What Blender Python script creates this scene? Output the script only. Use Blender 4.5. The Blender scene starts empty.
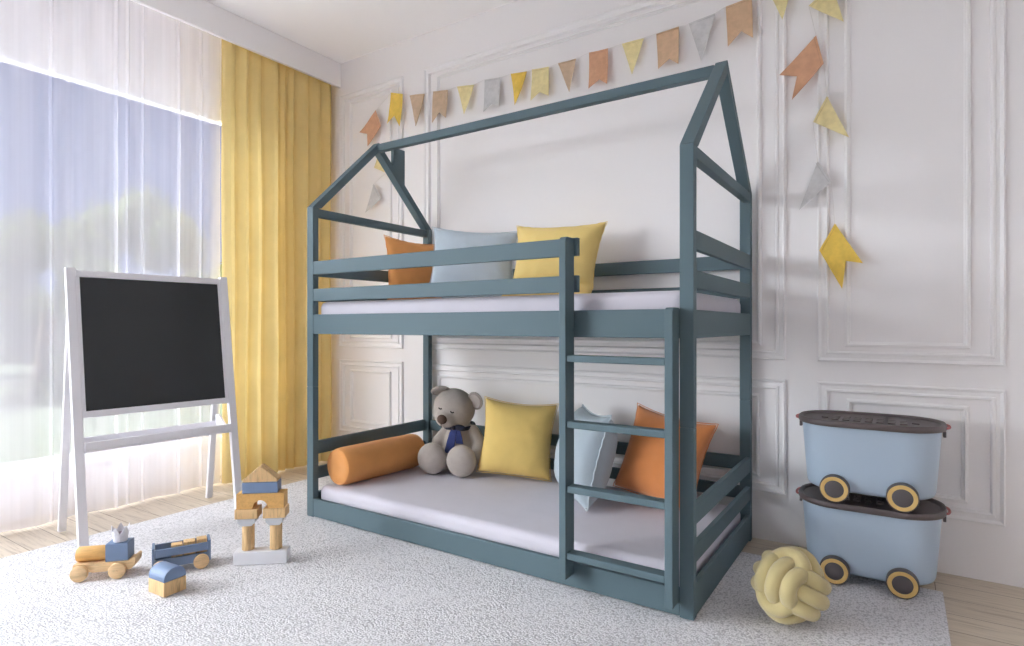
import bpy, bmesh, math, random
from mathutils import Vector, Matrix, noise, Quaternion
random.seed(7)
PI = math.pi
scene = bpy.context.scene
COL = scene.collection

# ------------------------------------------------------------------ helpers
def srgb(r, g, b):
    def f(c):
        c /= 255.0
        return c/12.92 if c <= .04045 else ((c+.055)/1.055)**2.4
    return (f(r), f(g), f(b), 1)

def new_mat(name):
    m = bpy.data.materials.new(name); m.use_nodes = True
    nt = m.node_tree; nt.nodes.clear()
    out = nt.nodes.new('ShaderNodeOutputMaterial')
    return m, nt, out

def nd(nt, t, **kw):
    n = nt.nodes.new(t)
    for k, v in kw.items():
        if k in n.inputs: n.inputs[k].default_value = v
        else: setattr(n, k, v)
    return n

def coords(nt, scale=(1, 1, 1), rot=(0, 0, 0)):
    tc = nd(nt, 'ShaderNodeTexCoord'); mp = nd(nt, 'ShaderNodeMapping')
    mp.inputs['Scale'].default_value = scale; mp.inputs['Rotation'].default_value = rot
    nt.links.new(tc.outputs['Object'], mp.inputs['Vector'])
    return mp.outputs['Vector']

def ramp(nt, fac, stops):
    r = nd(nt, 'ShaderNodeValToRGB')
    while len(r.color_ramp.elements) < len(stops): r.color_ramp.elements.new(.5)
    for e, (p, c) in zip(r.color_ramp.elements, stops): e.position = p; e.color = c
    nt.links.new(fac, r.inputs['Fac'])
    return r.outputs['Color']

def shade(c, k): return (c[0]*k, c[1]*k, c[2]*k, 1)

def plain(name, col, rough=.5, var=.04, nscale=6, bump=0, bscale=200, bdist=.002, metal=0, sheen=0, spec=.5):
    m, nt, out = new_mat(name)
    b = nd(nt, 'ShaderNodeBsdfPrincipled'); b.inputs['Roughness'].default_value = rough
    b.inputs['Metallic'].default_value = metal; b.inputs['Sheen Weight'].default_value = sheen
    b.inputs['Specular IOR Level'].default_value = spec
    v = coords(nt)
    n = nd(nt, 'ShaderNodeTexNoise', Scale=nscale, Detail=3.0)
    nt.links.new(v, n.inputs['Vector'])
    c = ramp(nt, n.outputs['Fac'], [(.3, shade(col, 1-var)), (.7, shade(col, 1+var))])
    nt.links.new(c, b.inputs['Base Color'])
    if bump:
        n2 = nd(nt, 'ShaderNodeTexNoise', Scale=bscale, Detail=2.0)
        nt.links.new(v, n2.inputs['Vector'])
        bp = nd(nt, 'ShaderNodeBump', Strength=bump, Distance=bdist)
        nt.links.new(n2.outputs['Fac'], bp.inputs['Height']); nt.links.new(bp.outputs['Normal'], b.inputs['Normal'])
    nt.links.new(b.outputs[0], out.inputs[0])
    return m

def fabric(name, col, scale=420, rough=.9, var=.05, bump=.35, sheen=.15):
    m, nt, out = new_mat(name)
    b = nd(nt, 'ShaderNodeBsdfPrincipled', Roughness=rough); b.inputs['Sheen Weight'].default_value = sheen
    b.inputs['Specular IOR Level'].default_value = .2
    v = coords(nt)
    n = nd(nt, 'ShaderNodeTexNoise', Scale=9, Detail=4.0); nt.links.new(v, n.inputs['Vector'])
    c = ramp(nt, n.outputs['Fac'], [(.3, shade(col, 1-var)), (.7, shade(col, 1+var))])
    nt.links.new(c, b.inputs['Base Color'])
    w1 = nd(nt, 'ShaderNodeTexWave', Scale=scale, bands_direction='X'); w2 = nd(nt, 'ShaderNodeTexWave', Scale=scale, bands_direction='Z')
    w1.inputs['Distortion'].default_value = 1.5; w2.inputs['Distortion'].default_value = 1.5
    nt.links.new(v, w1.inputs['Vector']); nt.links.new(v, w2.inputs['Vector'])
    mx = nd(nt, 'ShaderNodeMath', operation='ADD')
    nt.links.new(w1.outputs['Fac'], mx.inputs[0]); nt.links.new(w2.outputs['Fac'], mx.inputs[1])
    bp = nd(nt, 'ShaderNodeBump', Strength=bump, Distance=.0012)
    nt.links.new(mx.outputs[0], bp.inputs['Height']); nt.links.new(bp.outputs['Normal'], b.inputs['Normal'])
    nt.links.new(b.outputs[0], out.inputs[0])
    return m

def wood(name, col, grain=(3, 40, 40), dark=.72, rough=.6):
    m, nt, out = new_mat(name)
    b = nd(nt, 'ShaderNodeBsdfPrincipled', Roughness=rough)
    v = coords(nt, scale=grain)
    n = nd(nt, 'ShaderNodeTexNoise', Scale=3.0, Detail=5.0, Roughness=.65); n.inputs['Distortion'].default_value = .6
    nt.links.new(v, n.inputs['Vector'])
    c = ramp(nt, n.outputs['Fac'], [(.3, shade(col, dark)), (.5, col), (.75, shade(col, 1.12))])
    nt.links.new(c, b.inputs['Base Color'])
    bp = nd(nt, 'ShaderNodeBump', Strength=.25, Distance=.001)
    nt.links.new(n.outputs['Fac'], bp.inputs['Height']); nt.links.new(bp.outputs['Normal'], b.inputs['Normal'])
    nt.links.new(b.outputs[0], out.inputs[0])
    return m

I4 = Matrix.Identity(4)
def T(x, y, z): return Matrix.Translation((x, y, z))
def RX(a): return Matrix.Rotation(a, 4, 'X')
def RY(a): return Matrix.Rotation(a, 4, 'Y')
def RZ(a): return Matrix.Rotation(a, 4, 'Z')

def merge(bm, tmp, M=I4):
    vm = {}
    for v in tmp.verts: vm[v] = bm.verts.new(M @ v.co)
    for f in tmp.faces:
        try: bm.faces.new([vm[v] for v in f.verts]).smooth = f.smooth
        except ValueError: pass
    tmp.free()

def box(bm, x0, x1, y0, y1, z0, z1, b=.003, seg=2, M=I4):
    t = bmesh.new(); bmesh.ops.create_cube(t, size=1)
    for v in t.verts:
        v.co = Vector(((x0+x1)/2+v.co.x*(x1-x0), (y0+y1)/2+v.co.y*(y1-y0), (z0+z1)/2+v.co.z*(z1-z0)))
    if b > 0: bmesh.ops.bevel(t, geom=t.edges[:], offset=b, segments=seg, affect='EDGES', profile=.5)
    merge(bm, t, M)

def prism(bm, pts, ext, b=.0, seg=2, M=I4):
    t = bmesh.new(); e = Vector(ext)
    a = [t.verts.new(p) for p in pts]; c = [t.verts.new(Vector(p)+e) for p in pts]
    n = len(pts)
    t.faces.new(a[::-1]); t.faces.new(c)
    for i in range(n): t.faces.new((a[i], a[(i+1) % n], c[(i+1) % n], c[i]))
    bmesh.ops.recalc_face_normals(t, faces=t.faces)
    if b: bmesh.ops.bevel(t, geom=t.edges[:], offset=b, segments=seg, affect='EDGES', profile=.5)
    merge(bm, t, M)

def lathe(bm, prof, seg=32, M=I4, smooth=True):
    """prof: (r, z) from bottom to top about local Z"""
    t = bmesh.new(); rings = []
    for r, z in prof:
        if r < 1e-6: rings.append([t.verts.new((0, 0, z))])
        else: rings.append([t.verts.new((r*math.cos(2*PI*k/seg), r*math.sin(2*PI*k/seg), z)) for k in range(seg)])
    for A, B in zip(rings, rings[1:]):
        for k in range(seg):
            k2 = (k+1) % seg
            if len(A) == 1 and len(B) == 1: continue
            if len(A) == 1: f = t.faces.new((A[0], B[k2], B[k]))
            elif len(B) == 1: f = t.faces.new((A[k], A[k2], B[0]))
            else: f = t.faces.new((A[k], A[k2], B[k2], B[k]))
            f.smooth = smooth
    bmesh.ops.recalc_face_normals(t, faces=t.faces)
    merge(bm, t, M)

def cyl(bm, r, h, seg=32, b=.003, M=I4):
    lathe(bm, [(0, 0), (r-b, 0), (r-b*.3, b*.3), (r, b), (r, h-b), (r-b*.3, h-b*.3), (r-b, h), (0, h)], seg, M)

def ell(bm, c, r, M=I4, u=24, v=16):
    t = bmesh.new(); bmesh.ops.create_uvsphere(t, u_segments=u, v_segments=v, radius=1)
    for w in t.verts: w.co = Vector((w.co.x*r[0], w.co.y*r[1], w.co.z*r[2]))
    for f in t.faces: f.smooth = True
    merge(bm, t, M @ T(*c))

def tube(bm, pts, r, seg=10, closed=False, cap=True):
    pts = [Vector(p) for p in pts]; n = len(pts)
    rr = r if callable(r) else (lambda s: r)
    rings = []; up = None
    for i, p in enumerate(pts):
        if closed: tg = pts[(i+1) % n]-pts[i-1]
        else: tg = pts[min(i+1, n-1)]-pts[max(i-1, 0)]
        tg.normalize()
        if up is None:
            up = Vector((0, 0, 1)) if abs(tg.z) < .9 else Vector((1, 0, 0))
        up = (up-tg*up.dot(tg)).normalized(); sd = tg.cross(up)
        R = rr(i/(n-1))
        rings.append([bm.verts.new(p+(up*math.cos(2*PI*k/seg)+sd*math.sin(2*PI*k/seg))*R) for k in range(seg)])
    m = n if closed else n-1
    for i in range(m):
        A = rings[i]; B = rings[(i+1) % n]
        off = 0
        if closed and i == n-1:
            off = min(range(seg), key=lambda o: (A[0].co-B[o].co).length)
        for k in range(seg):
            f = bm.faces.new((A[k], A[(k+1) % seg], B[(k+1+off) % seg], B[(k+off) % seg])); f.smooth = True
    if not closed and cap:
        bm.faces.new(rings[0][::-1]); bm.faces.new(rings[-1])

def capsule(bm, a, b, ra, rb, n=10):
    a = Vector(a); b = Vector(b)
    for i in range(n+1):
        s = i/n; r = ra+(rb-ra)*s
        ell(bm, a.lerp(b, s), (r, r, r), u=16, v=10)

def obj(name, bm, mat, parent=None, smooth=None, label=None):
    bmesh.ops.recalc_face_normals(bm, faces=bm.faces)
    me = bpy.data.meshes.new(name); 
    if smooth is not None:
        for f in bm.faces: f.smooth = smooth
    bm.to_mesh(me); bm.free()
    me.materials.append(mat)
    o = bpy.data.objects.new(name, me); COL.objects.link(o)
    if parent: o.parent = parent
    if label: o['label'] = label
    return o

def auto_smooth(o, ang=40):
    for p in o.data.polygons: p.use_smooth = True
    o.data.set_sharp_from_angle(angle=math.radians(ang))
    return o

def tag(o, label, cat, group=None, kind=None):
    o['label'] = label; o['category'] = cat
    if group: o['group'] = group
    if kind: o['kind'] = kind
    return o

def thing(name, label, cat, loc=(0, 0, 0), rz=0, group=None):
    o = bpy.data.objects.new(name, None); COL.objects.link(o)
    o.empty_display_size = .1
    o.location = loc; o.rotation_euler = (0, 0, rz)
    return tag(o, label, cat, group)

def copy_tree(o, parent=None):
    c = o.copy(); COL.objects.link(c)
    if parent: c.parent = parent
    for ch in list(o.children): copy_tree(ch, c)
    return c

def struct(name, bm, mat, label, cat, parent=None, smooth=None):
    o = obj(name, bm, mat, parent, smooth)
    if not parent: tag(o, label, cat, kind='structure')
    return o

NB = bmesh.new

# ------------------------------------------------------------------ materials
M_wall = plain('wall_paint', srgb(240, 237, 237), .75, .008, 2, bump=.05, bscale=300, bdist=.0005)
M_wall2 = plain('side_wall_paint', srgb(234, 232, 234), .75, .008, 2)
M_ceil = plain('ceiling_paint', srgb(253, 252, 254), .85, .005, 2)
M_trim = plain('trim_paint', srgb(241, 239, 239), .5, .005, 3)
M_white = plain('white_lacquer', srgb(236, 234, 238), .35, .01, 5)
M_frame = plain('window_white', srgb(244, 244, 246), .4, .01, 5)
M_blue = plain('slate_blue_paint', srgb(88, 107, 114), .6, .025, 4, bump=.03, bscale=120, bdist=.001, spec=.3)
M_blue_dark = M_blue
M_sheet = fabric('lilac_grey_sheet', srgb(204, 200, 209), 600, var=.02, bump=.15)
M_or = fabric('orange_cloth', srgb(224, 156, 92), 380, var=.06)
M_or2 = fabric('burnt_orange_velvet', srgb(214, 136, 80), 500, var=.07, sheen=.3)
M_ye = fabric('mustard_yellow_cloth', srgb(228, 196, 118), 380, var=.05)
M_ye2 = fabric('soft_yellow_cloth', srgb(236, 208, 132), 380, var=.04)
M_lb = fabric('pale_blue_cloth', srgb(174, 186, 194), 420, var=.04)
M_lb2 = fabric('ice_blue_cloth', srgb(190, 203, 213), 420, var=.03)
M_pipe = fabric('pale_piping', srgb(190, 200, 207), 420, var=.02)
M_bear = plain('bear_knit', srgb(172, 162, 154), .95, .05, 30, bump=.6, bscale=260, bdist=.003, sheen=.3)
M_bear_in = plain('bear_inner_ear', srgb(160, 150, 146), .95, .05, 30, bump=.4, bscale=260, bdist=.002)
M_nose = plain('bear_nose', srgb(84, 62, 50), .8, .1, 40, bump=.5, bscale=300)
M_ink = plain('dark_thread', srgb(50, 42, 42), .8, .05)
M_navy = fabric('navy_ribbon', srgb(52, 62, 112), 500, var=.1)
M_navyd = fabric('dark_ribbon', srgb(42, 46, 62), 500, var=.1)
M_bin = plain('bin_blue_plastic', srgb(176, 193, 210), .38, .01, 3)
M_lid = plain('bin_lid_plastic', srgb(92, 82, 82), .45, .04, 8)
M_tire_y = plain('wheel_ring_plastic', srgb(222, 186, 118), .45, .02)
M_hub = plain('wheel_hub_plastic', srgb(88, 82, 84), .5, .03)
M_rope = plain('pink_rope', srgb(196, 124, 122), .8, .08, 60, bump=.4)
M_knot = fabric('knot_yellow_velvet', srgb(200, 184, 134), 500, var=.04, sheen=.4)
M_board = plain('chalkboard_slate', srgb(46, 48, 50), .6, .05, 4)
M_toyw = wood('beech_wood', srgb(226, 192, 146), (4, 30, 30))
M_toyw2 = wood('oak_veneer', srgb(214, 178, 128), (30, 30, 4), .62)
M_toyo = wood('amber_stained_wood', srgb(214, 166, 98), (4, 26, 26), .82)
M_toyb = plain('toy_blue_paint', srgb(112, 132, 162), .5, .04, 20)
M_toyg = plain('toy_grey_paint', srgb(196, 198, 202), .5, .03, 20)
M_toyt = plain('toy_white_paint', srgb(226, 226, 230), .5, .02, 20)
M_crown = plain('crown_felt', srgb(214, 212, 218), .8, .05, 60)
M_mauve = plain('crown_lining', srgb(176, 158, 168), .8, .05, 60)
M_red = plain('red_tip', srgb(190, 40, 50), .5, .02)
M_string = plain('white_string', srgb(226, 222, 220), .8, .03)
FELT = {k: plain('felt_'+k, srgb(*c), .95, .08, 40, bump=.5, bscale=240, bdist=.002) for k, c in dict(
    tan=(202, 176, 150), pale=(230, 214, 160), grey=(206, 204, 204), yellow=(232, 196, 92),
    terra=(208, 160, 128), sand=(210, 176, 144)).items()}
STITCH = {k: plain('stitch_'+k, shade(srgb(*c), .8), .95, .05, 40) for k, c in dict(
    tan=(202, 176, 150), pale=(230, 214, 160), grey=(206, 204, 204), yellow=(232, 196, 92),
    terra=(208, 160, 128), sand=(210, 176, 144)).items()}

def floor_mat():
    m, nt, out = new_mat('oak_plank_floor')
    b = nd(nt, 'ShaderNodeBsdfPrincipled', Roughness=.45)
    v = coords(nt)
    br = nd(nt, 'ShaderNodeTexBrick', Scale=1.0)
    br.inputs['Brick Width'].default_value = 1.4; br.inputs['Row Height'].default_value = .145
    br.inputs['Mortar Size'].default_value = .0016; br.inputs['Mortar Smooth'].default_value = .2
    br.inputs['Color1'].default_value = srgb(208, 194, 174); br.inputs['Color2'].default_value = srgb(190, 175, 155)
    br.inputs['Mortar'].default_value = srgb(112, 96, 80); br.offset = .37
    nt.links.new(v, br.inputs['Vector'])
    mp = nd(nt, 'ShaderNodeMapping'); mp.inputs['Scale'].default_value = (1.6, 26, 1)
    nt.links.new(v, mp.inputs['Vector'])
    n = nd(nt, 'ShaderNodeTexNoise', Scale=3.0, Detail=6.0, Roughness=.65); n.inputs['Distortion'].default_value = .8
    nt.links.new(mp.outputs[0], n.inputs['Vector'])
    c = ramp(nt, n.outputs['Fac'], [(.28, (.55, .5, .46, 1)), (.5, (1, 1, 1, 1)), (.8, (1.1, 1.1, 1.1, 1))])
    mx = nd(nt, 'ShaderNodeMix', data_type='RGBA', blend_type='MULTIPLY')
    mx.inputs['Factor'].default_value = .85
    nt.links.new(br.outputs['Color'], mx.inputs['A']); nt.links.new(c, mx.inputs['B'])
    nt.links.new(mx.outputs['Result'], b.inputs['Base Color'])
    bp = nd(nt, 'ShaderNodeBump', Strength=.3, Distance=.001)
    nt.links.new(n.outputs['Fac'], bp.inputs['Height']); nt.links.new(bp.outputs['Normal'], b.inputs['Normal'])
    nt.links.new(b.outputs[0], out.inputs[0])
    return m
M_floor = floor_mat()

def rug_mat():
    m, nt, out = new_mat('woven_wool_rug')
    b = nd(nt, 'ShaderNodeBsdfPrincipled', Roughness=.95); b.inputs['Specular IOR Level'].default_value = .1
    v = coords(nt)
    # wobbling loops: cells jittered and slightly stretched
    nz = nd(nt, 'ShaderNodeTexNoise', Scale=22, Detail=2.0); nt.links.new(v, nz.inputs['Vector'])
    add = nd(nt, 'ShaderNodeVectorMath', operation='MULTIPLY_ADD')
    nt.links.new(nz.outputs['Color'], add.inputs[0]); add.inputs[1].default_value = (.02, .02, 0); nt.links.new(v, add.inputs[2])
    vo = nd(nt, 'ShaderNodeTexVoronoi', Scale=125, feature='SMOOTH_F1'); vo.inputs['Smoothness'].default_value = .25
    vo.inputs['Randomness'].default_value = .6
    nt.links.new(add.outputs[0], vo.inputs['Vector'])
    inv = nd(nt, 'ShaderNodeMapRange'); inv.inputs[1].default_value = .1; inv.inputs[2].default_value = .75
    inv.inputs[3].default_value = 1; inv.inputs[4].default_value = 0
    nt.links.new(vo.outputs['Distance'], inv.inputs[0])
    fine = nd(nt, 'ShaderNodeTexNoise', Scale=420, Detail=2.0); nt.links.new(v, fine.inputs['Vector'])
    big = nd(nt, 'ShaderNodeTexNoise', Scale=3, Detail=2.0); nt.links.new(v, big.inputs['Vector'])
    st = nd(nt, 'ShaderNodeMapRange'); st.inputs[1].default_value = .35; st.inputs[2].default_value = .65
    st.inputs[3].default_value = .4; st.inputs[4].default_value = .95
    nt.links.new(big.outputs['Fac'], st.inputs[0])
    hm = nd(nt, 'ShaderNodeMath', operation='MULTIPLY_ADD'); hm.inputs[1].default_value = .25
    nt.links.new(fine.outputs['Fac'], hm.inputs[0]); nt.links.new(inv.outputs[0], hm.inputs[2])
    bp = nd(nt, 'ShaderNodeBump', Distance=.0045)
    nt.links.new(st.outputs[0], bp.inputs['Strength'])
    nt.links.new(hm.outputs[0], bp.inputs['Height']); nt.links.new(bp.outputs['Normal'], b.inputs['Normal'])
    c = ramp(nt, inv.outputs[0], [(.0, srgb(184, 182, 184)), (.35, srgb(222, 220, 222)), (1, srgb(229, 227, 229))])
    nt.links.new(c, b.inputs['Base Color'])
    nt.links.new(b.outputs[0], out.inputs[0])
    return m
M_rug = rug_mat()

def cloth_trans(name, col, transl):
    m, nt, out = new_mat(name)
    v = coords(nt)
    n = nd(nt, 'ShaderNodeTexNoise', Scale=5, Detail=3.0); nt.links.new(v, n.inputs['Vector'])
    c = ramp(nt, n.outputs['Fac'], [(.3, shade(col, .95)), (.7, shade(col, 1.04))])
    mp = nd(nt, 'ShaderNodeMapping'); mp.inputs['Scale'].default_value = (250, 250, 60)
    nt.links.new(v, mp.inputs['Vector'])
    wv = nd(nt, 'ShaderNodeTexNoise', Scale=1, Detail=3.0); nt.links.new(mp.outputs[0], wv.inputs['Vector'])
    bp = nd(nt, 'ShaderNodeBump', Strength=.2, Distance=.002); nt.links.new(wv.outputs['Fac'], bp.inputs['Height'])
    d = nd(nt, 'ShaderNodeBsdfDiffuse'); t = nd(nt, 'ShaderNodeBsdfTranslucent')
    for s in (d, t):
        nt.links.new(c, s.inputs['Color']); nt.links.new(bp.outputs['Normal'], s.inputs['Normal'])
    mx = nd(nt, 'ShaderNodeMixShader'); mx.inputs[0].default_value = transl
    nt.links.new(d.outputs[0], mx.inputs[1]); nt.links.new(t.outputs[0], mx.inputs[2])
    nt.links.new(mx.outputs[0], out.inputs[0])
    return m
M_curtain = cloth_trans('mustard_curtain_linen', srgb(228, 206, 146), .18)

def sheer_mat():
    m, nt, out = new_mat('white_sheer_voile')
    v = coords(nt, scale=(1, 9, .12))
    n = nd(nt, 'ShaderNodeTexNoise', Scale=1.0, Detail=4.0, Roughness=.6); nt.links.new(v, n.inputs['Vector'])
    dens = nd(nt, 'ShaderNodeMapRange'); dens.inputs[1].default_value = .35; dens.inputs[2].default_value = .72
    dens.inputs[3].default_value = .56; dens.inputs[4].default_value = .74
    nt.links.new(n.outputs['Fac'], dens.inputs[0])
    tr = nd(nt, 'ShaderNodeBsdfTransparent'); d = nd(nt, 'ShaderNodeBsdfDiffuse'); t = nd(nt, 'ShaderNodeBsdfTranslucent')
    d.inputs['Color'].default_value = srgb(250, 248, 252); t.inputs['Color'].default_value = srgb(250, 248, 252)
    m1 = nd(nt, 'ShaderNodeMixShader'); m1.inputs[0].default_value = .05
    nt.links.new(d.outputs[0], m1.inputs[1]); nt.links.new(t.outputs[0], m1.inputs[2])
    m2 = nd(nt, 'ShaderNodeMixShader'); nt.links.new(dens.outputs[0], m2.inputs[0])
    nt.links.new(tr.outputs[0], m2.inputs[1]); nt.links.new(m1.outputs[0], m2.inputs[2])
    nt.links.new(m2.outputs[0], out.inputs[0])
    return m
M_sheer = sheer_mat()

def glass_mat():
    m, nt, out = new_mat('window_glass')
    tr = nd(nt, 'ShaderNodeBsdfTransparent'); tr.inputs[0].default_value = (.97, .98, .98, 1)
    g = nd(nt, 'ShaderNodeBsdfGlossy'); g.inputs['Roughness'].default_value = .02
    mx = nd(nt, 'ShaderNodeMixShader'); mx.inputs[0].default_value = .04
    nt.links.new(tr.outputs[0], mx.inputs[1]); nt.links.new(g.outputs[0], mx.inputs[2]); nt.links.new(mx.outputs[0], out.inputs[0])
    return m
M_glass = glass_mat()
M_lawn = plain('lawn_grass', srgb(84, 94, 72), .95, .15, .8)
M_leaf = plain('tree_leaves', srgb(76, 84, 36), .8, .3, 1.5)
M_bark = plain('tree_bark', srgb(96, 80, 64), .9, .2, 8, bump=.6, bscale=12, bdist=.03)

# ------------------------------------------------------------------ the room
WX, WY, CZ = -1.25, 1.0, 3.05       # window wall, back wall, ceiling
RX1, FY = 4.3, -4.6                  # far side wall, open end behind the viewer
bm = NB(); box(bm, WX-.15, RX1+.1, FY, WY+.1, -.12, 0, 0)
struct('floor', bm, M_floor, 'pale oak plank floor around the white rug', 'floor')
bm = NB(); box(bm, WX-.15, RX1+.1, FY, WY+.1, CZ, CZ+.12, 0)
struct('ceiling', bm, M_ceil, 'plain white ceiling above the bunk bed', 'ceiling')
bm = NB(); box(bm, WX-.15, RX1+.1, WY, WY+.12, -.1, CZ+.1, 0)
struct('wall_back', bm, M_wall, 'white panelled wall behind the bunk bed', 'wall')
bm = NB(); box(bm, RX1, RX1+.12, FY, WY, -.1, CZ+.1, 0)
struct('wall_right', bm, M_wall2, 'plain white side wall opposite the window', 'wall')
WZ0, WZ1, WYA, WYB = .26, 2.475, -4.45, .42
bm = NB()
box(bm, WX-.15, WX, FY, WY, -.1, WZ0, 0); box(bm, WX-.15, WX, FY, WY, WZ1, CZ+.1, 0)
box(bm, WX-.15, WX, FY, WYA, WZ0, WZ1, 0); box(bm, WX-.15, WX, WYB, WY, WZ0, WZ1, 0)
struct('wall_left', bm, M_wall, 'white window wall behind the sheer curtain', 'wall')
bm = NB(); box(bm, 3.2, RX1+.12, FY-.12, FY, -.1, CZ+.1, 0); box(bm, WX-.15, -.2, FY-.12, FY, -.1, CZ+.1, 0); box(bm, 1.2, 1.9, FY-.12, FY, -.1, CZ+.1, 0); box(bm, 2.4, 3.2, FY-.12, FY, -.1, CZ+.1, 0); box(bm, 1.9, 2.4, FY-.12, FY, -.1, CZ+.1, 0); box(bm, -.2, 1.2, FY-.12, FY, -.1, CZ+.1, 0)
struct('wall_front', bm, M_wall2, 'plain white wall facing the bunk bed', 'wall')
# window
win = bpy.data.objects.new('window_1', None); COL.objects.link(win); win.location = (WX-.032, WYA, WZ0)
tag(win, 'wide white-framed window behind the sheer curtain', 'window', kind='structure')
W, H = WYB-WYA, WZ1-WZ0
bm = NB()
box(bm, -.03, .03, 0, W, 0, .045, .004); box(bm, -.03, .03, 0, W, H-.03, H, .004)
box(bm, -.03, .03, 0, .05, .045, H-.045, .004); box(bm, -.03, .03, W-.05, W, .045, H-.045, .004)
yb = -.99-WYA
box(bm, -.03, .03, yb-.03, yb+.03, .045, H-.045, .004)
obj('window_frame', bm, M_frame, win)
for a, b_ in ((.05, yb-.03), (yb+.03, W-.05)):
    bm = NB(); box(bm, -.004, .004, a, b_, .045, H-.045, 0); obj('pane', bm, M_glass, win)
bm = NB(); box(bm, .0305, .052, .0, W, -.02, .012, .003); obj('window_sill', bm, M_frame, win)
# pelmet
bm = NB(); box(bm, -.93, -.905, FY, WY-.001, 2.865, CZ-.001, .002); box(bm, WX+.001, -.93, FY, WY-.001, 2.99, CZ-.001, 0)
p = obj('trim_1', bm, M_trim); tag(p, 'white curtain pelmet box along the top of the window wall', 'pelmet', kind='structure')

# wall mouldings: swept rectangular frames
OUT_P = [(0, 0), (0, .013), (.006, .017), (.013, .012), (.017, .009), (.031, .009), (.034, .016), (.041, .017), (.046, .010), (.048, 0)]
IN_P = [(0, 0), (0, .010), (.005, .016), (.012, .017), (.016, .010), (.022, .007), (.023, 0)]
def moulding(bm, x0, x1, z0, z1, prof):
    rings = []
    for s, h in prof:
        y = WY-h
        rings.append([bm.verts.new((x, y, z)) for x, z in ((x0+s, z0+s), (x1-s, z0+s), (x1-s, z1-s), (x0+s, z1-s))])
    for A, B in zip(rings, rings[1:]):
        for k in range(4): bm.faces.new((A[k], A[(k+1) % 4], B[(k+1) % 4], B[k]))
tn = 2
def panel(x0, x1, z0, z1, gap, where):
    global tn
    for pr, g, nm in ((OUT_P, 0, 'outer'), (IN_P, gap, 'inner')):
        bm = NB(); moulding(bm, x0+g, x1-g, z0+g*.62, z1-g*.62, pr)
        o = obj('trim_%d' % tn, bm, M_trim, smooth=False); tn += 1
        tag(o, '%s white wall moulding frame %s' % (nm, where), 'moulding', kind='structure')
for x0, x1, w in ((-.912, -.255, 'beside the yellow curtain'), (-.05, 2.228, 'behind the bunk bed'), (2.362, 3.036, 'behind the storage boxes')):
    panel(x0, x1, .235, .782, .118, 'low on the wall '+w)
    panel(x0, x1, .876, 2.80, .11, 'high on the wall '+w)

# ------------------------------------------------------------------ rug
RZT = .007
bm = NB(); box(bm, -.655, 2.822, -3.6, .766, .0005, RZT, .003)
tag(obj('rug', bm, M_rug), 'large white looped wool rug under bed and toys', 'rug')
G = RZT+.001      # what stands on the rug

# ------------------------------------------------------------------ curtains
def curtain(path, z0, z1, mat, name, nz=40, wob=.004, seed=0, gather=None):
    bm = NB(); rows = []
    for j in range(nz+1):
        s = j/nz; z = z0+(z1-z0)*s; row = []
        for i, (x, y) in enumerate(path):
            k = gather(s) if gather else 1.0
            nx = noise.noise((y*6+seed, s*3, seed))*wob*2
            ny = noise.noise((y*6+seed, s*2.2, seed+9))*wob*1.5
            mx = -0.965
            row.append(bm.verts.new((mx+(x-mx)*k+nx, y+ny, z)))
        rows.append(row)
    for A, B in zip(rows, rows[1:]):
        for i in range(len(path)-1):
            f = bm.faces.new((A[i], A[i+1], B[i+1], B[i])); f.smooth = True
    return obj(name, bm, mat)

# mustard curtain: deep irregular pleats
rnd = random.Random(3)
path = []; y = .105
bounds = [.105]
while bounds[-1] < .93: bounds.append(bounds[-1]+rnd.choice((.062, .085, .105, .125)))
bounds = [.105+(b-.105)*(.965-.105)/(bounds[-1]-.105) for b in bounds]
for k, (a, b_) in enumerate(zip(bounds, bounds[1:])):
    amp = rnd.uniform(.022, .036)
    N = 22
    for i in range(N):
        t = i/N
        # broad rounded front, narrow deep valley
        sx = (math.sin(PI*t))**.42
        yy = a+(b_-a)*t+.010*math.sin(2*PI*t)
        path.append((-1.015+amp*2.05*sx+.006*math.sin(4.3*yy*7), yy))
path += [(-1.0, .968), (-1.005, .982), (-1.03, .992), (-1.07, .994)]
cur = curtain(path, .012, 2.93, M_curtain, 'curtain', 36, .006, 4, gather=lambda s: 1.0-.15*s)
tag(cur, 'floor-length mustard yellow curtain hanging beside the window', 'curtain')

# sheer: soft waves plus a few tight folds doubled back on themselves
folds = [(-1.03, .016), (-.81, .008), (-.508, .012), (-.446, .006), (-.36, .007), (-.165, .010), (-.01, .004), (-1.25, .012), (-1.6, .012), (-2.1, .012), (-2.6, .012), (-3.1, .01)]
path = []
y = -1.9  # stops early; unseen window beyond is left bare to brighten the room
ylist = []
while y < .112: ylist.append(y); y += .0032
for y in ylist:
    x = -1.04+.014*math.sin(y*21+1.2*math.sin(y*5))+.006*math.sin(y*47+2*math.sin(y*9))
    for fy, fw_ in folds:      # narrow standing pleats
        x += fw_*2.4*math.exp(-((y-fy)/.0055)**2)
    path.append((x, y))
sh = curtain(path, .012, 2.93, M_sheer, 'sheer_curtain', 24, .004, 11)
tag(sh, 'floor-length white sheer curtain across the part of the window in view', 'curtain')

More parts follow.
